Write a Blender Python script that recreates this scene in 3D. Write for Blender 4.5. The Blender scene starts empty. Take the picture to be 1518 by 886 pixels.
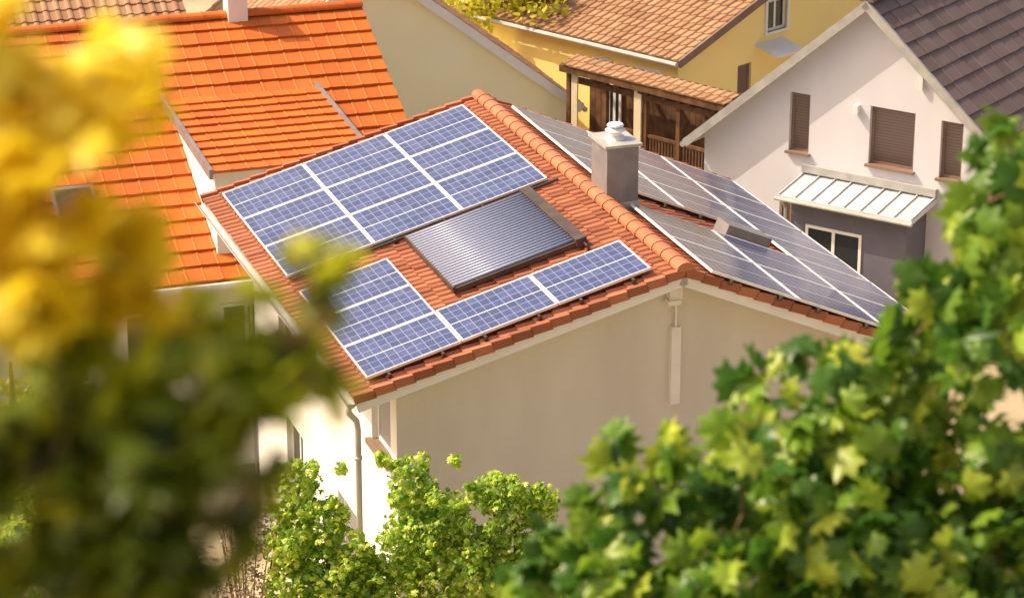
import bpy, math, random
import numpy as np
from mathutils import Vector
random.seed(7); rng=np.random.default_rng(7)
sc=bpy.context.scene
V=lambda *a: np.array(a,dtype=float)
Z=V(0,0,1)
el=math.radians(48); hd=V(-.97,.20,0); hd/=np.linalg.norm(hd)
sd=hd*math.cos(el)+Z*math.sin(el)
# ------------------------------------------------------------------ helpers
def link(ob,parent=None):
    sc.collection.objects.link(ob)
    if parent is not None: ob.parent=parent
    return ob
def empty(name):
    e=bpy.data.objects.new(name,None); e.empty_display_size=.3
    return link(e)
def mesh(name,verts,faces,mat,parent=None,smooth=False,uvs=None):
    me=bpy.data.meshes.new(name)
    me.from_pydata([tuple(map(float,v)) for v in verts],[],faces)
    if uvs is not None:
        l=me.uv_layers.new(name='UVMap')
        l.data.foreach_set('uv',np.array(uvs,dtype=np.float32).ravel())
    if mat: me.materials.append(mat)
    if smooth: me.polygons.foreach_set('use_smooth',[True]*len(me.polygons))
    me.update()
    return link(bpy.data.objects.new(name,me),parent)
class Acc:
    def __init__(s): s.v=[];s.f=[]
    def add(s,v,f):
        o=len(s.v); s.v.extend([tuple(map(float,p)) for p in v]); s.f.extend([tuple(i+o for i in q) for q in f])
    def box(s,O,A,B,Cc,a0,a1,b0,b1,c0,c1):
        p=[O+A*a+B*b+Cc*c for c in (c0,c1) for b in (b0,b1) for a in (a0,a1)]
        s.add(p,[(0,2,3,1),(4,5,7,6),(0,1,5,4),(2,6,7,3),(0,4,6,2),(1,3,7,5)])
    def tube(s,pts,rad,n=8,cap=True):
        pts=[np.array(p,float) for p in pts]
        rad=rad if hasattr(rad,'__len__') else [rad]*len(pts)
        vs=[];fs=[]
        for i,p in enumerate(pts):
            d=pts[min(i+1,len(pts)-1)]-pts[max(i-1,0)]; d=d/np.linalg.norm(d)
            a=np.cross(d,Z if abs(d[2])<.9 else V(1,0,0)); a/=np.linalg.norm(a); b=np.cross(d,a)
            for k in range(n):
                t=2*math.pi*k/n; vs.append(p+(a*math.cos(t)+b*math.sin(t))*rad[i])
        for i in range(len(pts)-1):
            for k in range(n):
                fs.append((i*n+k,i*n+(k+1)%n,(i+1)*n+(k+1)%n,(i+1)*n+k))
        if cap:
            fs.append(tuple(range(n))[::-1]); fs.append(tuple(range((len(pts)-1)*n,len(pts)*n)))
        s.add(vs,fs)
    def poly(s,pts): s.add(pts,[tuple(range(len(pts)))])
    def done(s,name,mat,parent=None,smooth=False): return mesh(name,s.v,s.f,mat,parent,smooth)
# ------------------------------------------------------------------ materials
def nodes(name):
    m=bpy.data.materials.new(name); m.use_nodes=True
    nt=m.node_tree; b=nt.nodes['Principled BSDF']
    return m,nt,b
def ramp(nt,stops):
    r=nt.nodes.new('ShaderNodeValToRGB'); e=r.color_ramp.elements
    while len(e)<len(stops): e.new(.5)
    for i,(p,c) in enumerate(stops): e[i].position=p; e[i].color=(*c,1)
    return r
def mat_noise(name,c1,c2,scale=3,rough=.8,bump=0,bscale=40,metal=0,spec=.3,island=0,detail=6,stretch=1):
    m,nt,b=nodes(name)
    tc=nt.nodes.new('ShaderNodeTexCoord'); n=nt.nodes.new('ShaderNodeTexNoise')
    n.inputs['Scale'].default_value=scale; n.inputs['Detail'].default_value=detail
    mp=nt.nodes.new('ShaderNodeMapping'); mp.inputs['Scale'].default_value=(1,1,stretch)
    nt.links.new(tc.outputs['Object'],mp.inputs['Vector']); nt.links.new(mp.outputs[0],n.inputs['Vector'])
    r=ramp(nt,[(.3,c1),(.7,c2)])
    src=n.outputs['Fac']
    if island>0:
        g=nt.nodes.new('ShaderNodeNewGeometry'); mx=nt.nodes.new('ShaderNodeMix'); mx.data_type='FLOAT'
        mx.inputs[0].default_value=island
        nt.links.new(src,mx.inputs[2]); nt.links.new(g.outputs['Random Per Island'],mx.inputs[3]); src=mx.outputs[0]
        r.color_ramp.elements[0].position=.15; r.color_ramp.elements[1].position=.85
    nt.links.new(src,r.inputs['Fac']); nt.links.new(r.outputs['Color'],b.inputs['Base Color'])
    b.inputs['Roughness'].default_value=rough; b.inputs['Metallic'].default_value=metal
    b.inputs['Specular IOR Level'].default_value=spec
    if bump>0:
        n2=nt.nodes.new('ShaderNodeTexNoise'); n2.inputs['Scale'].default_value=bscale; n2.inputs['Detail'].default_value=4
        nt.links.new(tc.outputs['Object'],n2.inputs['Vector'])
        bp=nt.nodes.new('ShaderNodeBump'); bp.inputs['Strength'].default_value=bump; bp.inputs['Distance'].default_value=.02
        nt.links.new(n2.outputs['Fac'],bp.inputs['Height']); nt.links.new(bp.outputs['Normal'],b.inputs['Normal'])
    return m
M={}
M['tile_main']=mat_noise('clay_roof_tiles',(.25,.082,.043),(.46,.175,.092),1.2,.6,.3,30,island=.55)
M['tile_ridge']=mat_noise('clay_ridge_tiles',(.38,.13,.065),(.52,.20,.10),2,.55,.3,30,island=.5)
M['tile_orange']=mat_noise('orange_roof_tiles',(.44,.095,.016),(.66,.165,.025),.7,.6,.2,30,island=.35)
M['tile_brown']=mat_noise('brown_roof_tiles',(.27,.14,.075),(.46,.27,.15),1.5,.7,.3,30,island=.5)
M['tile_dark']=mat_noise('dark_roof_tiles',(.13,.09,.085),(.20,.145,.14),1.5,.55,.2,30,island=.35)
M['cream']=mat_noise('cream_render',(.60,.565,.515),(.69,.655,.60),.9,.9,.25,60,stretch=.35)
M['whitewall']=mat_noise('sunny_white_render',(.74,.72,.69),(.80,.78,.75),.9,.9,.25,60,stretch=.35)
M['white']=mat_noise('white_render',(.76,.74,.71),(.82,.80,.77),.7,.9,.25,60,stretch=.35)
M['pink']=mat_noise('pale_render',(.63,.61,.67),(.71,.69,.74),.6,.9,.25,60,stretch=.35)
M['pale']=mat_noise('pale_yellow_render',(.98,.90,.58),(.98,.93,.66),.5,.9,.2,60)
M['yellow']=mat_noise('yellow_render',(.97,.74,.27),(.98,.79,.34),.5,.9,.2,60)
M['trim']=mat_noise('white_paint',(.76,.74,.72),(.84,.82,.80),2,.45)
M['alu']=mat_noise('aluminium',(.76,.76,.77),(.86,.86,.86),8,.35,metal=.2)
M['zinc']=mat_noise('zinc_sheet',(.20,.185,.195),(.32,.30,.31),2.5,.45,metal=.3)
M['gutter']=mat_noise('gutter_zinc',(.42,.41,.40),(.58,.56,.54),3,.4,metal=.3)
M['darkgrey']=mat_noise('grey_render',(.12,.115,.15),(.17,.16,.20),1,.85)
M['sill']=mat_noise('sill_stone',(.20,.13,.10),(.28,.19,.15),2,.6)
M['wood']=mat_noise('dark_wood',(.07,.033,.016),(.17,.085,.04),4,.8)
M['woodlight']=mat_noise('light_wood',(.62,.50,.33),(.74,.62,.44),4,.8)
M['black']=mat_noise('dark_rail',(.055,.036,.032),(.09,.065,.055),3,.4)
M['bark']=mat_noise('vine_bark',(.13,.08,.04),(.24,.16,.09),20,.9)
M['canopy']=mat_noise('seamed_metal_roof',(.55,.57,.60),(.68,.70,.73),2,.4,metal=.2)
m,nt,b=nodes('window_glass'); b.inputs['Base Color'].default_value=(.03,.035,.04,1); b.inputs['Roughness'].default_value=.05; M['glass']=m
def slat(name,c):
    m,nt,b=nodes(name); tc=nt.nodes.new('ShaderNodeTexCoord'); sp=nt.nodes.new('ShaderNodeSeparateXYZ')
    nt.links.new(tc.outputs['Object'],sp.inputs[0])
    w=nt.nodes.new('ShaderNodeMath'); w.operation='MULTIPLY'; w.inputs[1].default_value=14; nt.links.new(sp.outputs['Z'],w.inputs[0])
    fr=nt.nodes.new('ShaderNodeMath'); fr.operation='FRACT'; nt.links.new(w.outputs[0],fr.inputs[0])
    bp=nt.nodes.new('ShaderNodeBump'); bp.inputs['Distance'].default_value=.03; nt.links.new(fr.outputs[0],bp.inputs['Height'])
    nt.links.new(bp.outputs['Normal'],b.inputs['Normal'])
    r=ramp(nt,[(0,tuple(x*.35 for x in c)),(.25,c)]); nt.links.new(fr.outputs[0],r.inputs['Fac']); nt.links.new(r.outputs['Color'],b.inputs['Base Color'])
    b.inputs['Roughness'].default_value=.5
    return m
M['slatbrown']=slat('brown_roller_shutter',(.20,.145,.13)); M['slatgrey']=slat('grey_roller_shutter',(.40,.40,.42))
def solar():
    m,nt,b=nodes('solar_cells'); L=nt.links.new
    uv=nt.nodes.new('ShaderNodeUVMap'); uv.uv_map='UVMap'; sp=nt.nodes.new('ShaderNodeSeparateXYZ'); L(uv.outputs[0],sp.inputs[0])
    def mth(op,a,bv=None):
        n=nt.nodes.new('ShaderNodeMath'); n.operation=op
        for i,x in enumerate((a,bv)):
            if x is None: continue
            if isinstance(x,(int,float)): n.inputs[i].default_value=x
            else: L(x,n.inputs[i])
        return n.outputs[0]
    def edge(o,w):
        f=mth('FRACT',o); d=mth('ABSOLUTE',mth('SUBTRACT',f,.5)); return mth('GREATER_THAN',d,.5-w)
    lu=edge(sp.outputs['X'],.035); lv=edge(sp.outputs['Y'],.035)
    bold=edge(mth('MULTIPLY',sp.outputs['Y'],1/3.),.016)
    fine=mth('MAXIMUM',lu,lv)
    fl=nt.nodes.new('ShaderNodeVectorMath'); fl.operation='FLOOR'; L(uv.outputs[0],fl.inputs[0])
    wn=nt.nodes.new('ShaderNodeTexWhiteNoise'); L(fl.outputs[0],wn.inputs['Vector'])
    tc=nt.nodes.new('ShaderNodeTexCoord'); vo=nt.nodes.new('ShaderNodeTexVoronoi'); vo.inputs['Scale'].default_value=26; L(tc.outputs['Object'],vo.inputs['Vector'])
    mx=mth('ADD',mth('MULTIPLY',wn.outputs['Value'],.55),mth('MULTIPLY',vo.outputs['Color'],.45))
    r=ramp(nt,[(0.05,(.022,.034,.125)),(.55,(.042,.06,.185)),(1,(.085,.105,.25))]); L(mx,r.inputs['Fac'])
    m1=nt.nodes.new('ShaderNodeMix'); m1.data_type='RGBA'; L(mth('MULTIPLY',fine,.55),m1.inputs[0]); L(r.outputs['Color'],m1.inputs[6]); m1.inputs[7].default_value=(.44,.47,.60,1)
    m2=nt.nodes.new('ShaderNodeMix'); m2.data_type='RGBA'; L(bold,m2.inputs[0]); L(m1.outputs[2],m2.inputs[6]); m2.inputs[7].default_value=(.80,.80,.82,1)
    L(m2.outputs[2],b.inputs['Base Color']); b.inputs['Roughness'].default_value=.32; b.inputs['Specular IOR Level'].default_value=.4
    b.inputs['Coat Weight'].default_value=.6; b.inputs['Coat Roughness'].default_value=.06
    return m
M['solar']=solar()
m,nt,b=nodes('vacuum_tube_glass'); b.inputs['Base Color'].default_value=(.26,.29,.42,1); b.inputs['Metallic'].default_value=.0; b.inputs['Roughness'].default_value=.3; M['tube']=m
def leafmat(name,stops,trans=.45,scale=4):
    m,nt,b=nodes(name); L=nt.links.new
    g=nt.nodes.new('ShaderNodeNewGeometry'); r=ramp(nt,stops)
    tc=nt.nodes.new('ShaderNodeTexCoord'); n=nt.nodes.new('ShaderNodeTexNoise'); n.inputs['Scale'].default_value=scale; L(tc.outputs['Object'],n.inputs['Vector'])
    mx=nt.nodes.new('ShaderNodeMix'); mx.data_type='FLOAT'; mx.inputs[0].default_value=.6; L(n.outputs['Fac'],mx.inputs[2]); L(g.outputs['Random Per Island'],mx.inputs[3])
    L(mx.outputs[0],r.inputs['Fac']); L(r.outputs['Color'],b.inputs['Base Color'])
    b.inputs['Roughness'].default_value=.38; b.inputs['Specular IOR Level'].default_value=.55
    t=nt.nodes.new('ShaderNodeBsdfTranslucent'); L(r.outputs['Color'],t.inputs['Color'])
    ms=nt.nodes.new('ShaderNodeMixShader'); ms.inputs[0].default_value=trans
    L(b.outputs[0],ms.inputs[1]); L(t.outputs[0],ms.inputs[2]); L(ms.outputs[0],nt.nodes['Material Output'].inputs['Surface'])
    return m
M['leaf_flare']=leafmat('flare_tinted_vine_leaves',[(.1,(.62,.50,.012)),(.4,(.90,.70,.02)),(.75,(.98,.80,.04)),(.95,(.99,.90,.16))],.5)  # golden glow of the sun flare put into the leaf colour
M['leaf_olive']=leafmat('olive_vine_leaves',[(.1,(.10,.16,.01)),(.45,(.30,.37,.015)),(.75,(.60,.60,.02)),(.95,(.82,.74,.05))],.5)
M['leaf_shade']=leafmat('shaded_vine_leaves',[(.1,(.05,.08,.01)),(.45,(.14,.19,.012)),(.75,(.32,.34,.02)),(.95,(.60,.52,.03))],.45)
M['leaf_green']=leafmat('green_vine_leaves',[(.1,(.03,.09,.015)),(.36,(.08,.20,.02)),(.62,(.24,.39,.03)),(.92,(.70,.74,.09))],.44,2.5)
M['leaf_far']=leafmat('far_vine_leaves',[(.1,(.10,.22,.025)),(.4,(.30,.50,.045)),(.72,(.64,.76,.09)),(.97,(.92,.88,.25))],.5,1.5)
M['leaf_tree']=leafmat('far_tree_leaves',[(.1,(.22,.24,.015)),(.5,(.52,.50,.03)),(.9,(.82,.72,.08))],.45,1.2)
M['leaf_purple']=leafmat('far_purple_shrub',[(.1,(.18,.11,.09)),(.6,(.36,.25,.2)),(.9,(.44,.36,.22))],.3)
M['grass']=mat_noise('ground_soil_and_grass',(.24,.20,.11),(.46,.38,.26),.5,.95,.5,8)
# ------------------------------------------------------------------ tiled roof surface
def tiles(name,O,A,D,la,ld,wa,wd,amp,rise,mat,parent,wave=True):
    N=np.cross(A,D); N=N/np.linalg.norm(N)
    if N[2]<0: N=-N
    na=max(1,round(la/wa)); nd=max(1,round(ld/wd)); wa=la/na; wd=ld/nd
    if wave: prof=[(0,0),(.12,.75),(.28,1),(.44,.75),(.56,.12),(.8,0),(1,.05)]
    else: prof=[(0,0),(.05,.9),(.12,1),(.2,.4),(.5,.25),(.97,.3),(1,.05)]
    n=len(prof); vs=[];fs=[]
    for i in range(nd):
        for j in range(na):
            dz=rng.normal(0,.003); jt=rng.normal(0,.005)
            o=len(vs)
            for (px,ph) in prof: vs.append(O+A*((j+px)*wa)+D*(i*wd-.02)+N*(amp*ph*.9+dz))
            for (px,ph) in prof: vs.append(O+A*((j+px)*wa)+D*((i+1)*wd+jt)+N*(amp*ph+rise+dz))
            for (px,ph) in prof: vs.append(O+A*((j+px)*wa)+D*((i+1)*wd+jt)+N*(-.005))
            for k in range(n-1):
                fs.append((o+k,o+k+1,o+n+k+1,o+n+k)); fs.append((o+n+k,o+n+k+1,o+2*n+k+1,o+2*n+k))
    return mesh(name,vs,fs,mat,parent)
def ridge_tiles(name,P,A,L,mat,parent,r=.13,seg=.42,flare=1.12):
    a=Acc(); n=max(1,round(L/seg)); s=L/n
    S=np.cross(A,Z); S/=np.linalg.norm(S)
    for i in range(n):
        vs=[];fs=[];K=8
        for q,(t,rr) in enumerate([(i*s-.03,r*flare),(i*s+.03,r*flare),(i*s+.04,r),((i+1)*s,r*.95)]):
            for k in range(K+1):
                an=math.pi*(k/K)*1.1-.05*math.pi
                vs.append(P+A*t+S*math.cos(an)*rr*1.3+Z*(math.sin(an)*rr))
        for q in range(3):
            for k in range(K): fs.append((q*(K+1)+k,q*(K+1)+k+1,(q+1)*(K+1)+k+1,(q+1)*(K+1)+k))
        fs.append(tuple(range(K+1)))
        a.add(vs,fs)
    return a.done(name,mat,parent)
def window(parent,O,A,Nn,a0,a1,z0,z1,kind='shutter',sill=True,nm='window'):
    fr=Acc()
    t=.07
    for (x0,x1,y0,y1) in [(a0,a1,z0,z0+t),(a0,a1,z1-t,z1),(a0,a0+t,z0+t,z1-t),(a1-t,a1,z0+t,z1-t)]:
        fr.box(O,A,Nn,Z,x0,x1,-.02,.03,y0,y1)
    if kind=='glass':
        fr.box(O,A,Nn,Z,(a0+a1)/2-.04,(a0+a1)/2+.04,-.02,.027,z0+t,z1-t)
    fr.done(nm+'_frame',M['trim'] if kind!='shutter' else M['sill'],parent)
    g=Acc(); g.box(O,A,Nn,Z,a0+t,a1-t,-.02,.012,z0+t,z1-t)
    g.done(nm+'_pane',{'shutter':M['slatbrown'],'glass':M['glass'],'slatgrey':M['slatgrey']}[kind],parent)
    if sill:
        s=Acc(); s.box(O,A,Nn,Z,a0-.06,a1+.06,.0,.14,z0-.06,z0-.002); s.done(nm+'_sill',M['sill'],parent)
def wall_with_openings(acc,O,A,Nn,ops,outline,depth=.16):
    s0,s1,zb,top,brk=outline
    xs=sorted(set([s0,s1]+brk+[o[0] for o in ops]+[o[1] for o in ops]))
    for x0,x1 in zip(xs[:-1],xs[1:]):
        xm=(x0+x1)/2; here=sorted([o for o in ops if o[0]<xm<o[1]],key=lambda o:o[2])
        z=zb
        for o in here:
            acc.poly([O+A*x0+Z*z,O+A*x1+Z*z,O+A*x1+Z*o[2],O+A*x0+Z*o[2]]); z=o[3]
        acc.poly([O+A*x0+Z*z,O+A*x1+Z*z,O+A*x1+Z*top(x1),O+A*x0+Z*top(x0)])
    for a0,a1,z0,z1 in ops:
        for (p,q) in (((a0,z0),(a1,z0)),((a1,z0),(a1,z1)),((a1,z1),(a0,z1)),((a0,z1),(a0,z0))):
            acc.poly([O+A*p[0]+Z*p[1],O+A*q[0]+Z*q[1],O+A*q[0]+Z*q[1]-Nn*depth,O+A*p[0]+Z*p[1]-Nn*depth])
# ------------------------------------------------------------------ MAIN HOUSE
u=V(-.3198,.9475,0); v=V(.9475,.3198,0)
P0=V(2.74,42.44,8.5); LEN=10.56
SL,HL=5.47,1.487; SR=5.25; TR=.428; TL=HL/SL
house=empty('solar_panel_house')
cl=math.hypot(1,TL); cr=math.hypot(1,TR)
DL=(-v-Z*TL)/cl; DR=(v-Z*TR)/cr
NL=np.cross(u,DL); NL*=np.sign(NL[2]); NR=np.cross(u,DR); NR*=np.sign(NR[2])
tiles('roof_tiles_west',P0-Z*.02,u,DL,LEN,SL*cl,.20,.32,.042,.03,M['tile_main'],house)
tiles('roof_tiles_east',P0-Z*.02,u,DR,LEN,SR*cr,.20,.32,.042,.03,M['tile_main'],house)
ridge_tiles('ridge_cap_tiles',P0+Z*.03-u*.05,u,LEN+.1,M['tile_ridge'],house,.115,.38,1.07)
a=Acc()
for D,N,l in ((DL,NL,SL*cl),(DR,NR,SR*cr)):
    a.box(P0,u,D,N,.04,LEN-.04,.02,l-.03,-.16,-.045)
a.done('roof_deck',M['trim'],house)
a=Acc()
for D,N,l in ((DL,NL,SL*cl),(DR,NR,SR*cr)):
    a.box(P0,u,D,N,-.03,.035,.0,l,-.25,-.075)
    a.box(P0,u,D,N,LEN-.035,LEN+.03,.0,l,-.25,-.075)
a.done('bargeboards',M['trim'],house)
a=Acc()
for D,N,l in ((DL,NL,SL*cl),(DR,NR,SR*cr)):
    n=round(l/.34); w=l/n
    for i in range(n):
        for t0,t1 in ((-.07,.02),(LEN-.02,LEN+.07)):
            pts=[P0+u*t+D*d+N*h for t in (t0,t1) for (d,h) in ((i*w,-.1),((i+1)*w+.02,-.075),((i+1)*w+.02,.075),(i*w,.04))]
            a.add(pts,[(0,1,2,3),(7,6,5,4),(0,4,5,1),(1,5,6,2),(2,6,7,3),(3,7,4,0)])
a.done('verge_tiles',M['tile_main'],house)
WL,WR,T0,T1=-4.65,4.6,.5,10.1
def roofz(s): return (s*TL if s<0 else -s*TR)-.16
a=Acc(); base=-P0[2]
def W(s,t,z): return P0+v*s+u*t+Z*z
for t in (T0,T1):
    a.poly([W(WL,t,base),W(WR,t,base),W(WR,t,roofz(WR)),W(0,t,roofz(0)),W(WL,t,roofz(WL))])
a.poly([W(WR,T0,base),W(WR,T1,base),W(WR,T1,roofz(WR)),W(WR,T0,roofz(WR))])
a.done('gable_walls',M['cream'],house)
wops=[(.85,1.95,-3.05,-1.75),(5.3,6.1,-3.4,-2.3),(7.0,8.2,-3.9,-2.0),(3.0,4.2,-6.4,-4.9),(6.6,7.8,-6.4,-4.9)]
OW=P0+v*WL
a=Acc(); wall_with_openings(a,OW,u,-v,wops,(T0,T1,base,lambda x:roofz(WL),[]))
a.done('side_wall',M['whitewall'],house)
for i,(o,kd) in enumerate(zip(wops,('slatgrey','slatgrey','glass','slatgrey','glass'))):
    window(house,OW+v*.13,u,-v,*o,kd,False,'side_window_%d'%i)
    s=Acc(); s.box(OW,u,-v,Z,o[0]-.08,o[1]+.08,-.1,.1,o[2]-.08,o[2]+.01); s.done('side_window_sill_%d'%i,M['sill'],house)
a=Acc()
ge=P0+DL*(SL*cl+.06)-Z*.06
for i in range(8):
    an0=math.pi+math.pi*i/8; an1=math.pi+math.pi*(i+1)/8; r=.075
    a.poly([ge+u*t+v*math.cos(x)*r+Z*math.sin(x)*r for t,x in ((-.05,an0),(LEN+.05,an0),(LEN+.05,an1),(-.05,an1))])
a.poly([ge-u*.05+v*math.cos(math.pi+math.pi*i/8)*.075+Z*math.sin(math.pi+math.pi*i/8)*.075 for i in range(9)])
a.tube([ge-u*.05+v*-.078,ge+u*(LEN+.05)+v*-.078],.012,6)
ge2=P0+DR*(SR*cr+.06)-Z*.06
a.tube([ge2-u*.05,ge2+u*(LEN+.05)],.07,8)
a.done('gutter',M['gutter'],house,True)
a=Acc(); d0=ge+u*.12-Z*.06
a.tube([d0,d0-Z*.15,d0-Z*.3+v*.12,d0-Z*.45+v*.14,d0-Z*6.4+v*.14],.05,10)
for zz in (.9,2.2,3.5): a.tube([d0+v*.14-Z*zz,d0+v*.14-Z*(zz+.05)],.062,10)
a.done('downpipe',M['gutter'],house,True)
a=Acc(); O=P0+u*T0
a.box(O,v,-u,Z,-.1,.12,.0,.16,-.62,-.24); a.box(O,v,-u,Z,-.14,.08,.02,.2,-.70,-.62)
a.box(O,v,-u,Z,-.03,.13,.0,.1,-2.45,-1.12); a.box(O,v,-u,Z,-.034,.134,.0,.104,-1.8,-1.77)
a.tube([O+v*.05-u*.06-Z*.7,O+v*.05-u*.06-Z*1.12],.022,8)
a.box(O,v,-u,Z,-4.18,-4.06,0,.12,-1.36,-1.2)
a.done('cable_duct',M['trim'],house)
ch=Acc(); ct=.96
ch.box(P0,v,u,Z,.03,.60,3.62,4.38,-.45,ct)
ch.done('chimney_shaft',M['zinc'],house)
a=Acc(); a.box(P0,v,u,Z,-.02,.65,3.57,4.43,ct+.002,ct+.05); a.box(P0,v,u,Z,-.0,.63,3.59,4.41,-.2,-.02)
cc=P0+v*.315+u*4.0
a.done('chimney_cap',M['gutter'],house)
a=Acc()
a.tube([cc+Z*(ct+.05),cc+Z*(ct+.10)],[.18,.15],14); a.tube([cc+Z*(ct+.10),cc+Z*(ct+.2)],.11,14)
a.tube([cc+Z*(ct+.2),cc+Z*(ct+.25)],[.18,.12],14); a.tube([cc+Z*(ct+.28),cc+Z*(ct+.31)],[.15,.13],14)
for k in range(4):
    an=k*math.pi/2; o=V(math.cos(an),math.sin(an),0)*.10
    a.tube([cc+o+Z*(ct+.22),cc+o+Z*(ct+.3)],.012,5)
a.done('chimney_cowl',M['alu'],house,False)
def panels(name,D,N,cols,rows,lift=.1,vc=6):
    fr=Acc(); rail=Acc(); gv=[];gf=[];uv=[]
    for (c0,c1) in cols:
        for (t0,t1) in rows:
            g=.010
            A0,A1,B0,B1=t0+g,t1-g,c0+g,c1-g; w=.024
            for (p,q,r_,s_) in [(A0,A1,B0,B0+w),(A0,A1,B1-w,B1),(A0,A0+w,B0+w,B1-w),(A1-w,A1,B0+w,B1-w)]:
                fr.box(P0,u,D,N,p,q,r_,s_,lift,lift+.045)
            fr.box(P0,u,D,N,A0+w,A1-w,B0+w,B1-w,lift,lift+.01)
            o=len(gv); ti=[rng.normal(0,.002) for _ in range(4)]
            gv+= [P0+u*t+D*c+N*(lift+.036+e) for (t,c),e in zip(((A0+w,B0+w),(A1-w,B0+w),(A1-w,B1-w),(A0+w,B1-w)),ti)]
            gf.append((o,o+1,o+2,o+3)); ou=random.randint(0,50)*10; ov=random.randint(0,50)*6
            uv+=[(ou,ov),(ou,ov+vc),(ou+10,ov+vc),(ou+10,ov)]
    tmin=min(r[0] for r in rows); tmax=max(r[1] for r in rows)
    for c in cols:
        for k in (.22,.78):
            cc_=c[0]+(c[1]-c[0])*k
            rail.box(P0,u,D,N,tmin-.1,tmax+.06,cc_-.02,cc_+.02,.045,lift-.002)
            for t in np.arange(tmin-.06,tmax,.9):
                rail.box(P0,u,D,N,t,t+.06,cc_-.035,cc_+.035,.02,.046)
    fr.done(name+'_frames',M['alu'],house); rail.done(name+'_rails',M['black'],house)
    mesh(name+'_cells',gv,gf,M['solar'],house,uvs=uv)
k=cl
cW=[(.43*k,2.0*k),(2.0*k,3.6*k),(3.6*k,5.17*k)]
def split(a_,b_,n): return [(a_+(b_-a_)*i/n,a_+(b_-a_)*(i+1)/n) for i in range(n)]
panels('solar_array_upper',DL,NL,cW,split(5.22,10.1,3))
panels('solar_array_corner',DL,NL,[cW[2]],split(.24,4.42,3))
panels('solar_array_strip',DL,NL,cW[:2],split(.24,1.68,1))
k=cr
cE=[(.4*k,1.95*k),(1.95*k,3.5*k),(3.5*k,5.05*k)]
panels('solar_array_east_rear',DR,NR,cE,split(5.0,9.95,3))
panels('solar_array_east_front',DR,NR,cE,split(-.05,3.65,2))
panels('solar_array_east_side',DR,NR,[cE[2]],split(3.66,4.99,1))
a=Acc(); c0,c1,t0,t1=.98*cl,3.10*cl,2.26,4.97
nt_=24
for i in range(nt_):
    t=t0+.06+(t1-t0-.12)*i/(nt_-1)
    a.tube([P0+u*t+DL*c0+NL*.15,P0+u*t+DL*c1+NL*.15],.036,8)
a.done('collector_tubes',M['tube'],house,True)
a=Acc()
a.box(P0,u,DL,NL,t0-.12,t1+.1,c0-.16,c0+.03,.06,.21)
a.box(P0,u,DL,NL,t0-.05,t1+.02,c1-.02,c1+.03,.06,.17)
a.box(P0,u,DL,NL,t0-.05,t0-.01,c0+.03,c1-.03,.06,.14); a.box(P0,u,DL,NL,t1-.01,t1+.03,c0+.03,c1-.03,.06,.14)
a.tube([P0+u*(t0-.1)+DL*(c0-.1)+NL*.12,P0+u*(t0-.25)+DL*(c0-.1)+NL*.1,P0+u*(t0-.28)+DL*(c0-.1)],.025,8)
a.tube([P0+u*5.12+DL*.3+NL*.09,P0+u*5.12+DL*(5.3)+NL*.09],.03,8)
a.done('collector_manifold',M['black'],house)
a=Acc(); a.box(P0,u,DL,NL,t0,t1,c0+.03,c1-.03,.075,.08); a.done('collector_reflector',M['gutter'],house)
a=Acc(); a.box(P0,u,DR,NR,3.85,4.35,2.5,3.4,.02,.28); a.done('roof_vent_box',M['zinc'],house)
# ------------------------------------------------------------------ generic gable house
def gable_house(name,apex,A,B,wl,wr,length,tan,wallmat,tilemat,over=.4,front_over=.35,tw=.3,td=.38,wave=True,amp=.045,rise=.03,base_z=-1,thick=.15,trimmat=None,ops=[]):
    h=empty(name)
    for s,wd,sg in ((wl,'left',-1),(wr,'right',1)):
        c=math.hypot(1,tan); D=(A*sg-Z*tan)/c
        N=np.cross(B,D); N*=np.sign(N[2])
        tiles('roof_tiles_'+wd,apex,B,D,length,s*c,tw,td,amp,rise,tilemat,h,wave)
        a=Acc(); a.box(apex,B,D,N,.03,length-.03,.02,s*c-.03,-thick,-.02)
        a.box(apex,B,D,N,-.05,.028,.0,s*c,-thick-.04,.03)
        a.done('verge_'+wd,trimmat or M['trim'],h)
        a=Acc(); e=apex+D*(s*c+.06)-Z*.06; a.tube([e,e+B*length],.07,8); a.done('gutter_'+wd,M['gutter'],h)
    ridge_tiles('ridge_tiles',apex+Z*.02,B,length,tilemat,h,.12)
    a=Acc(); zz=lambda s: apex[2]-abs(s)*tan-thick*.9
    l,r=-(wl-over),wr-over
    g0=apex*V(1,1,0)
    wall_with_openings(a,g0+B*front_over,A,-B,ops,(l,r,base_z,zz,[0.]))
    a.poly([g0+A*s+B*(length-front_over)+Z*z for s,z in ((l,base_z),(r,base_z),(r,zz(r)),(0,zz(0)),(l,zz(l)))])
    for s in (l,r):
        a.poly([g0+A*s+B*t+Z*z for t,z in ((front_over,base_z),(length-front_over,base_z),(length-front_over,zz(s)),(front_over,zz(s)))])
    a.done('walls',wallmat,h)
    return h
gR=V(.824,-.566,0); bR=V(.566,.824,0); aR=V(7.96,62.0,7.98)
rops=[(-2.03,-1.5,4.08,5.5),(.06,1.2,4.12,5.5),(1.85,2.4,4.1,5.45)]
hR=gable_house('white_gable_house',aR,gR,bR,4.7,4.9,9.5,.86,M['pink'],M['tile_dark'],.4,.3,.5,.42,False,.02,.03,trimmat=M['gutter'],thick=.12,ops=rops)
OR=aR*V(1,1,0)+bR*.3
for i,o in enumerate(rops):
    window(hR,OR+bR*.13,gR,-bR,*o,'shutter',False,'upper_window_%d'%i)
    s=Acc(); s.box(OR,gR,-bR,Z,o[0]-.05,o[1]+.05,-.12,.1,o[2]-.05,o[2]+.012); s.done('upper_window_sill_%d'%i,M['sill'],hR)
window(hR,OR,gR,-bR,-2.2,-1.85,2.2,3.0,'shutter',False,'lower_window')
bd=1.0
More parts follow.
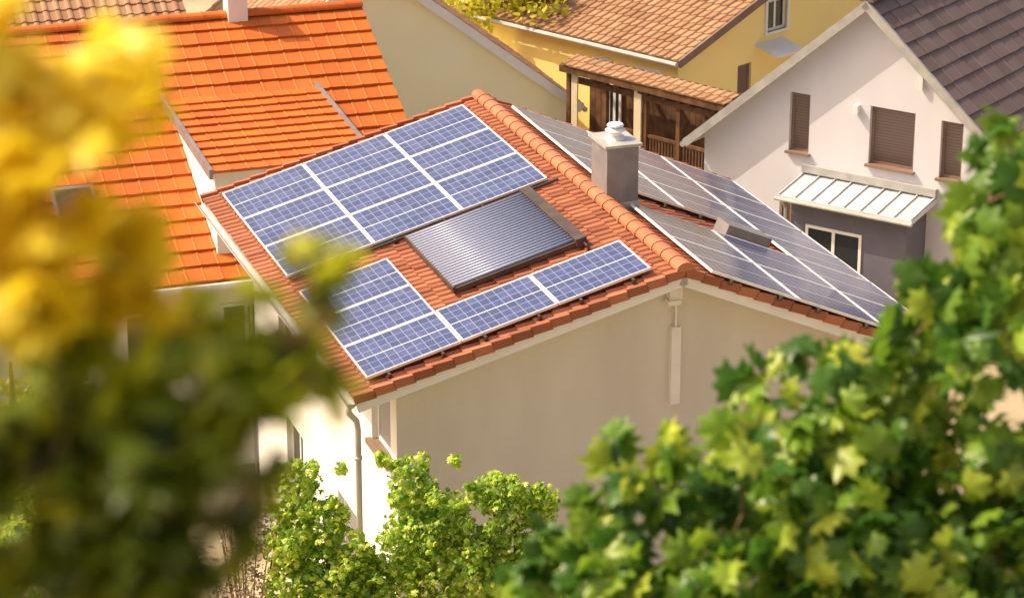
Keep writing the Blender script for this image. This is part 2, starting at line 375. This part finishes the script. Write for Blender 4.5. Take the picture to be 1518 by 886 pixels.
a=Acc(); a.box(OR,gR,-bR,Z,-1.35,1.6,0.001,bd,-1,3.3); a.done('bay_walls',M['darkgrey'],hR)
window(hR,OR-bR*bd,gR,-bR,-.95,.5,1.0,2.75,'glass',False,'bay_door')
a=Acc()
q=lambda s,t,z:OR+gR*s-bR*t+Z*z
s0,s1,dd=-1.6,1.85,1.25
a.add([q(s0,-.0,3.62),q(s1,.0,3.62),q(s1,dd,3.40),q(s0,dd,3.40),q(s0,.0,3.5),q(s1,.0,3.5),q(s1,dd,3.31),q(s0,dd,3.31)],[(0,3,2,1),(4,5,6,7),(3,7,6,2),(0,4,7,3),(1,2,6,5),(0,1,5,4)])
for i in range(9):
    s=s0+.02+i*(s1-s0-.07)/8
    a.add([q(s,.02,3.622),q(s+.03,.02,3.622),q(s+.03,dd-.01,3.402),q(s,dd-.01,3.402),q(s,.02,3.66),q(s+.03,.02,3.66),q(s+.03,dd-.01,3.44),q(s,dd-.01,3.44)],[(4,5,6,7),(0,4,7,3),(1,2,6,5),(3,7,6,2)])
a.done('bay_roof',M['canopy'],hR)
a=Acc(); a.box(OR,gR,-bR,Z,s0,s1,.002,.12,3.66,3.84); a.tube([q(s0-.03,dd+.05,3.33),q(s1+.03,dd+.05,3.33)],.05,8); a.tube([q(s0+.1,dd,3.3),q(s0+.12,dd-.2,3.05),q(s0+.12,dd-.2,0)],.035,8); a.done('bay_gutter',M['gutter'],hR)
a=Acc(); a.box(OR,gR,-bR,Z,-.32,-.2,.0,.14,5.28,5.48); a.box(OR,gR,-bR,Z,1.3,1.38,0,.1,6.1,6.5); a.done('wall_lamps',M['trim'],hR)
# orange house left
aL=V(-3.4,62.3,7.82); TLh=.48
hL=empty('orange_roof_house'); c=math.hypot(1,TLh)
Df=(-u-Z*TLh)/c; Nf=np.cross(v,Df); Nf*=np.sign(Nf[2]); Db=(u-Z*TLh)/c; Nb=np.cross(v,Db); Nb*=np.sign(Nb[2])
lefL=13.
oL=aL-v*lefL
tiles('roof_tiles_front',oL,v,Df,lefL,7.35*c,.36,.46,.014,.055,M['tile_orange'],hL,False)
tiles('roof_tiles_back',oL,v,Db,lefL,5.5*c,.36,.46,.014,.055,M['tile_orange'],hL,False)
ridge_tiles('ridge_tiles',oL+Z*.02,v,lefL,M['tile_orange'],hL,.12,.4,1.05)
a=Acc()
for D,N,l in ((Df,Nf,7.35*c),(Db,Nb,5.5*c)):
    a.box(oL,v,D,N,.02,lefL-.02,.02,l-.03,-.15,-.02)
a.done('roof_deck',M['tile_orange'],hL)
a=Acc()
for s in (.4,lefL-.3):
    a.poly([oL*V(1,1,0)+v*s-u*t+Z*z for t,z in ((6.8,-1),(-5,-1),(-5,7.82-5*TLh-.14),(0,7.68),(6.8,7.82-6.8*TLh-.14))])
a.poly([oL*V(1,1,0)+v*s-u*6.8+Z*z for s,z in ((.4,-1),(lefL-.3,-1),(lefL-.3,4.41),(.4,4.41))])
a.done('walls',M['white'],hL)
OLw=oL*V(1,1,0)-u*6.8
for i,s in enumerate((2.0,4.2,6.0,8.0)):
    window(hL,OLw,v,-u,s,s+1.1,2.2,3.6,'glass',True,'front_window_%d'%i)
a=Acc(); e=oL+Df*(7.35*c+.07)-Z*.05; a.tube([e,e+v*lefL],.075,8); a.done('gutter',M['trim'],hL)
k0,k1,c0,c1=-5.1,-1.69,2.42,7.0
zt=7.82-TLh*c0; ds=.06
def LD(k,cc,z): return aL*V(1,1,0)+v*k-u*cc+Z*z
Dd=(-u-Z*ds)/math.hypot(1,ds)
tiles('dormer_tiles',LD(k0,c0,zt+.06),v,Dd,k1-k0,c1-c0,.36,.44,.014,.05,M['tile_orange'],hL,False)
a=Acc()
for kk in (k0+.12,k1-.12):
    a.poly([LD(kk,c0,zt),LD(kk,c1-.3,zt-ds*(c1-c0-.3)),LD(kk,c1-.3,7.7-TLh*(c1-.3))])
a.poly([LD(k0+.12,c1-.3,zt-.3),LD(k1-.12,c1-.3,zt-.3),LD(k1-.12,c1-.3,4.3),LD(k0+.12,c1-.3,4.3)])
a.done('dormer_walls',M['white'],hL)
a=Acc(); N=np.cross(v,Dd); N*=np.sign(N[2])
for kk in (k0,k1): a.box(LD(kk,c0,zt+.06),v,Dd,N,-.05,.03,-.1,c1-c0,-.12,.085)
a.done('dormer_flashing',M['zinc'],hL)
a=Acc(); cx=aL-v*2.9
a.box(cx,v,u,Z,-.22,.22,-.25,.25,-.3,1.0); a.box(cx,v,u,Z,-.28,.28,-.31,.31,1.002,1.08); a.done('chimney',M['trim'],hL)
a=Acc(); a.box(aL+Df*.9,v,Df,Nf,-8.0,-7.1,4.2,5.4,.03,.14); a.done('skylight_frame',M['zinc'],hL)
a=Acc(); a.box(aL+Df*.9,v,Df,Nf,-7.92,-7.18,4.3,5.3,.14,.15); a.done('skylight_pane',M['glass'],hL)
a=Acc(); b0=LD(-4.6,7.9,3.4)
for s in (0,.55): a.tube([b0+v*s-Z*3.4,b0+v*s+Z*1.0],.03,8)
for zz in (.3,.65,1.0): a.tube([b0+Z*zz-v*.02,b0+v*.57+Z*zz],.025,8)
a.done('balcony_rail',M['gutter'],hL)
eP=V(1.86,71.0,2.95); apP=eP-v*5.6+Z*.76*5.6
gable_house('pale_yellow_house',apP,v,u,6.5,5.6,5.5,.76,M['pale'],M['tile_brown'],.35,.25,.3,.4,True)
gable_house('brown_roof_house',V(-24,70,7.9),u,v,7,7,15,.5,M['pale'],M['tile_brown'],.35,.25,.3,.4,True)
g2=V(.69,.724,0); e2=V(-.724,.69,0); cY=V(4.36,72,3.87)
apY=cY+g2*6+Z*6*.33
yops=[(-2.0,-1.15,3.85,4.72),(-3.2,-2.62,2.3,3.15)]
hY=gable_house('yellow_house',apY,g2,e2,6,6,9,.33,M['yellow'],M['tile_brown'],.3,.25,.26,.36,True,trimmat=M['sill'],ops=yops)
OY=apY*V(1,1,0)+e2*.25
window(hY,OY+e2*.1,g2,-e2,*yops[0],'glass',False,'attic_window')
window(hY,OY+e2*.1,g2,-e2,*yops[1],'shutter',False,'lower_window')
a=Acc()
for (x0,x1,y0,y1) in [(-2.1,-2.0,3.78,4.8),(-1.15,-1.05,3.78,4.8),(-2.0,-1.15,4.72,4.8),(-2.0,-1.15,3.78,3.85)]: a.box(OY,g2,-e2,Z,x0,x1,-.05,.04,y0,y1)
a.done('attic_window_surround',M['trim'],hY)
a=Acc(); a.add([OY+g2*s-e2*t+Z*z for s,t,z in ((-2.5,0,3.62),(-1.3,0,3.62),(-1.3,.8,3.42),(-2.5,.8,3.42),(-2.5,0,3.57),(-1.3,0,3.57),(-1.3,.8,3.37),(-2.5,.8,3.37))],[(0,3,2,1),(4,5,6,7),(3,7,6,2),(0,4,7,3),(1,2,6,5)])
a.done('door_canopy',M['trim'],hY)
OYe=cY*V(1,1,0)+g2*.3
window(hY,OYe,e2,-g2,.8,1.7,2.6,3.4,'glass',False,'side_window'); window(hY,OYe,e2,-g2,2.6,3.2,2.7,3.4,'glass',False,'side_window_b')
hC=empty('wooden_carport'); oC=V(1.47,70.3,0); aC=V(.724,-.69,0); bC=V(.69,.724,0)
Dc=(-bC-Z*.25)/math.hypot(1,.25)
tiles('roof_tiles',oC+bC*.25+Z*4.46,aC,Dc,5.4,.58,.26,.3,.04,.03,M['tile_brown'],hC)
a=Acc(); a.box(oC,aC,bC,Z,-.1,5.4,-.28,-.2,4.12,4.3)
a.box(oC,aC,bC,Z,0,5.3,-.1,.02,3.85,4.0)
for s in (.0,1.25,2.6,3.7,5.2): a.box(oC,aC,bC,Z,s,s+.12,-.11,.02,0,4.1)
for i in range(34): a.box(oC,aC,bC,Z,1.9+i*.1,1.94+i*.1,-.06,-.03,1.0,2.9)
a.box(oC,aC,bC,Z,1.8,5.3,-.08,-.01,2.9,2.98)
for i in range(27): a.box(oC,aC,bC,Z,-.1+i*.2,.09+i*.2,.9,.95+.01*(i%2),0,4.25)
for i in range(7): a.box(oC,aC,bC,Z,.1+i*.8,.2+i*.8,-.2,.88,4.02,4.12)
a.done('timber_frame',M['wood'],hC)
a=Acc(); a.box(oC,aC,bC,Z,.22,.42,-.16,-.112,0,4.1); a.box(oC,aC,bC,Z,2.35,2.58,-.16,-.112,0,4.1); a.done('posts',M['woodlight'],hC)
window(hC,oC+bC*.85,aC,-bC,.6,1.05,2.4,3.7,'glass',False,'door')
# ------------------------------------------------------------------ foliage
def leaf_template():
    R=[.35,.95,.72,.9,.62,.86,.70,1.0,.72,1.12,.72,1.0,.70,.86,.62,.9,.72,.95]
    vs=[(0,0,.0)]
    n=len(R)
    for i,r in enumerate(R):
        an=-math.pi/2+2*math.pi*i/n
        x=r*math.cos(an); y=r*math.sin(an)
        vs.append((x*.5,y*.5,-.10*abs(x)-.14*(x*x+y*y)+.05*math.sin(5*an)))
    return np.array(vs),np.array([(0,1+i,1+(i+1)%n) for i in range(n)])
LT,LF=leaf_template()
LTs=np.array([(0,-.5,0),(.42,-.1,-.08),(.25,.3,-.05),(0,.55,-.1),(-.25,.3,-.05),(-.42,-.1,-.08)]); LFs=np.array([(0,1,2),(0,2,3),(0,3,4),(0,4,5)])
def leaves(name,pts,size,mat,parent,simple=False,up=.6,face=V(0,0,0)):
    T,Fc=(LTs,LFs) if simple else (LT,LF)
    P=np.array(pts); n=len(P)
    nrm=rng.normal(0,1,(n,3)); nrm/=np.linalg.norm(nrm,axis=1)[:,None]
    nrm=nrm*.8+V(0,0,up)+face; nrm/=np.linalg.norm(nrm,axis=1)[:,None]
    t=rng.normal(0,1,(n,3)); t-=nrm*np.sum(t*nrm,axis=1)[:,None]; t/=np.linalg.norm(t,axis=1)[:,None]
    b=np.cross(nrm,t); s=size*rng.uniform(.55,1.3,n)
    curl=rng.uniform(.5,2.2,n)
    vs=P[:,None,:]+s[:,None,None]*(T[None,:,0,None]*t[:,None,:]+T[None,:,1,None]*b[:,None,:]+T[None,:,2,None]*curl[:,None,None]*nrm[:,None,:])
    vs=vs.reshape(-1,3); m=len(T)
    fs=(Fc[None]+np.arange(n)[:,None,None]*m).reshape(-1,3)
    me=bpy.data.meshes.new(name)
    me.vertices.add(len(vs)); me.vertices.foreach_set('co',vs.astype(np.float32).ravel())
    me.loops.add(len(fs)*3); me.loops.foreach_set('vertex_index',fs.ravel().astype(np.int32))
    me.polygons.add(len(fs)); me.polygons.foreach_set('loop_start',np.arange(0,len(fs)*3,3,dtype=np.int32))
    me.polygons.foreach_set('use_smooth',np.ones(len(fs),dtype=bool))
    me.update(calc_edges=True); me.validate(); me.materials.append(mat)
    return link(bpy.data.objects.new(name,me),parent)
def blob(c,r,n,sq=(1,1,1)):
    d=rng.normal(0,1,(n,3)); d/=np.linalg.norm(d,axis=1)[:,None]
    rr=r*rng.uniform(.2,1,n)**.5
    return c+d*rr[:,None]*V(*sq)
TX=V(1,0,0); TT=V(0,.342,.9397); TN=V(0,.9397,-.342)
def trellis(name,O,cl_,size,dens,depth,mats,ground,sq=(1,1.2,1),face=V(0,0,0),k=1.,post=.85):
    h=empty(name); a=Acc(); groups={}
    for i,(x,y,r) in enumerate(cl_):
        c=O+TX*x*.01*k+TT*y*.01*k+TN*rng.normal(0,depth*.5)
        m=mats(x,y)
        groups.setdefault(m,[]).append(blob(c,r*.01*k,max(4,int(dens*r*r)),sq))
        j=min(range(len(cl_)),key=lambda q:9e9 if q==i else (cl_[q][0]-x)**2+(cl_[q][1]-y+6)**2)
        c2=O+TX*cl_[j][0]*.01*k+TT*cl_[j][1]*.01*k
        a.tube([c,(c+c2)/2+V(*rng.normal(0,.01,3)),c2],[.003,.004,.004],6)
    for m,pp in groups.items(): leaves('leaves_'+m,np.concatenate(pp),size,M[m],h,up=.3,face=face)
    xs=[q[0] for q in cl_]
    for x in np.arange(min(xs)+5,max(xs),45):
        p=O+TX*x*.01*k+TT*(-post)+TN*.1; a.tube([V(p[0],p[1],ground(p[1])-.1),p,p+TT*.2+V(.03,0,0)],[.03,.022,.012],8)
    a.done('canes',M['bark'],h)
    return h
def gz(y):
    if y<36: return 21.8-.49*y
    if y>44: return 0.
    t=(y-36)/8; s=t*t*(3-2*t); return 4.16*(1-s)
LMc=[(-54.9,22.4,7.2),(-47.0,24.2,6.3),(-42.7,26.5,4.2),(-51.8,12.4,7.8),(-45.0,10.9,5),(-53.4,1.8,8.8),(-44.2,3.3,5),(-39.3,-1,3.6),(-34,-1.0,3.0),(-28.3,1.6,2.4),(-24.0,6.0,2.0),(-20.6,4.0,1.5),(-22.4,-.8,2.2),(-25.4,-5.5,3.2),(-23.0,-10.2,2.2),(-28.2,-10.4,3.6),(-33.5,-7.4,4.6),(-40.4,-8.9,6.3),(-50.3,-8.9,8.8),(-53.4,-19.6,10),(-41.1,-19.6,8),(-32,-15.8,5.0),(-36,-25.7,6),(-46.5,-29.5,9.5),(-56.4,-31,8),(-30,-20.1,2.4),(-60,30,6),(-62,5,8),(-62,-15,9),(-62,18,8),(-40.5,-33,5)]
fc=sd*.7+V(0,-.35,.1)
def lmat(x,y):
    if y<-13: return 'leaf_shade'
    return 'leaf_flare' if (y>-3-(x+50)*.4) and (x<-38) else 'leaf_olive'
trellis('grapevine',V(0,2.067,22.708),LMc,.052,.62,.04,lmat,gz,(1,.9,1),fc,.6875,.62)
RMc=[(123,35,8),(118,24,9),(112,12,9),(123,7,13),(103,-1,9),(115,-9,13),(97,-13,8),(83,-19,8),(72,-14,5),(60,-21,5),(107,-29,15),(88,-34,14),(70,-34,12),(54,-34,7),(38,-37,6),(27,-38,5),(23,-50,9),(40,-50,11),(57,-53,13),(77,-54,15),(98,-56,16),(120,-46,15),(10,-61,7),(3,-71,7),(23,-68,13),(48,-69,14),(73,-71,15),(98,-71,15),(120,-69,15),(130,30,12),(118,42,3),(134,-10,14),(134,-40,14)]
trellis('grapevine',V(0,6.578,21.066),RMc,.112,.34,.22,lambda x,y:'leaf_green',gz,(1,1.4,1),V(-.25,-.3,.2))
MMc=[[-3.11,37.6,6.9,.40],[-3.21,37.34,6.16,.46],[-2.72,37.4,6.35,.45],[-2.53,37.17,5.7,.54],[-1.45,37.6,6.9,.42],[-1.40,37.37,6.25,.55],[-.93,37.44,6.44,.44],[-1.16,37.17,5.7,.59],[-.28,37.57,6.8,.34],[.01,37.47,6.53,.39],[.4,37.5,6.62,.34],[-1.94,37.14,5.55,.45],[-.58,37.17,5.7,.49],[-2.3,37.3,5.2,.5],[-.1,37.3,5.3,.6],[.7,37.3,5.4,.5],[-3.2,37.3,5.4,.5],[-.4,37.3,6.1,.35],[.3,37.3,5.9,.4],[-2.1,37.2,5.8,.3]]
for sel in (MMc[:4]+[MMc[16],MMc[13]],MMc[4:8]+[MMc[11],MMc[19]],MMc[8:11]+[MMc[12],MMc[14],MMc[15],MMc[17],MMc[18]]):
    h=empty('grapevine'); pp=[]
    for x,y,z,r in sel:
        pp.append(blob(V(x,y,z),r*.9,int(1500*r*r)+50,(1,1.1,1.15)))
        for q_ in range(5): pp.append(blob(V(x+rng.normal(0,r*.7),y-rng.uniform(0,.3),z+r*rng.uniform(.3,1.25)),r*.25,24))
        pp.append(blob(V(x,y,z-1.0),r,90))
    leaves('leaves',np.concatenate(pp),.115,M['leaf_far'],h,up=.35,face=sd*.5+V(.05,-.3,0))
    a=Acc()
    for x,y,z,r in sel: a.tube([V(x,y,gz(y)-.2),V(x+.05,y,z-.5),V(x,y,z)],[.05,.04,.015],6)
    a.done('stems',M['bark'],h)
h=empty('purple_shrub'); leaves('leaves',np.concatenate([blob(V(-3.8,37.5,6.2),.45,900),blob(V(-4.0,37.3,5.5),.5,900)]),.05,M['leaf_purple'],h,True)
a=Acc()
for i in range(14): a.tube([V(-3.9,37.4,3.6),V(-3.9+rng.normal(0,.3),37.4+rng.normal(0,.2),6.3)],[.02,.006],5)
a.done('stems',M['bark'],h)
def tree(name,base,top,r,n,size,mat):
    h=empty(name); a=Acc(); b=V(*base); t=V(base[0],base[1],top)
    a.tube([b,b+(t-b)*.3+V(.1,0,0),b+(t-b)*.6,t],[.2,.15,.1,.03],8)
    pp=[]
    for i in range(26):
        d=rng.normal(0,1,3); d/=np.linalg.norm(d); d[2]=abs(d[2])*.9-.25
        e=b+(t-b)*.55+d*r*rng.uniform(.55,1)*V(1,1,1.15)
        a.tube([b+(t-b)*rng.uniform(.3,.6),(b+(t-b)*.55+e)/2,e],[.07,.05,.015],6)
        pp.append(blob(e,r*.36,n//26))
    leaves('crown',np.concatenate(pp),size,mat,h,True,up=.5); a.done('trunk',M['bark'],h)
tree('deciduous_tree',(.3,78.5,0),7.5,2.6,5600,.22,M['leaf_tree'])
tree('deciduous_tree',(-9.5,50,0),4.0,1.8,3000,.16,M['leaf_tree'])
tree('deciduous_tree',(-7.8,44.5,0),4.6,1.5,3000,.16,M['leaf_far'])
# ------------------------------------------------------------------ ground
ys=[-400,-100,-30,-10,-3]+list(np.arange(0,60,1.0))+[70,90,130,300,900]
xs=[-900,-300,-120,-60]+list(np.arange(-30,31,2.0))+[60,120,300,900]
vs=[];fs=[]
for y in ys:
    for x in xs:
        z=gz(y) if y>-3 else 23.3
        vs.append((x,y,z+(math.sin(x*1.3+y)*.05 if 8<y<36 else 0)))
nx=len(xs)
for i in range(len(ys)-1):
    for j in range(nx-1): fs.append((i*nx+j,i*nx+j+1,(i+1)*nx+j+1,(i+1)*nx+j))
mesh('ground',vs,fs,M['grass'],None,True)
# ------------------------------------------------------------------ light, sky, camera
s=bpy.data.lights.new('sun','SUN'); s.energy=5.0; s.angle=math.radians(.5); s.color=(1,.85,.62)
so=link(bpy.data.objects.new('sun',s)); so.rotation_euler=Vector(-sd).to_track_quat('-Z','Y').to_euler(); so.location=(-30,0,60)
w=bpy.data.worlds.new('World'); sc.world=w; w.use_nodes=True
nt=w.node_tree; bg=nt.nodes['Background']; sk=nt.nodes.new('ShaderNodeTexSky'); sk.sky_type='NISHITA'; sk.sun_disc=False
sk.sun_elevation=el; sk.sun_rotation=math.atan2(hd[0],hd[1]); sk.dust_density=7; sk.air_density=1.3
mu=nt.nodes.new('ShaderNodeMix'); mu.data_type='RGBA'; mu.blend_type='MULTIPLY'; mu.inputs[0].default_value=1; mu.inputs[7].default_value=(1.42,1.27,1.12,1)
nt.links.new(sk.outputs[0],mu.inputs[6]); nt.links.new(mu.outputs[2],bg.inputs[0]); bg.inputs[1].default_value=.15
cam=bpy.data.cameras.new('camera'); co=link(bpy.data.objects.new('camera',cam)); sc.camera=co
co.location=(0,0,23.46); co.rotation_euler=(math.radians(70),0,0)
cam.sensor_width=36; cam.lens=4200/1518*36; cam.clip_end=3000; cam.clip_start=.1
cam.dof.use_dof=True; cam.dof.focus_distance=47; cam.dof.aperture_fstop=5.0
sc.view_settings.view_transform='Standard'; sc.view_settings.look='None'
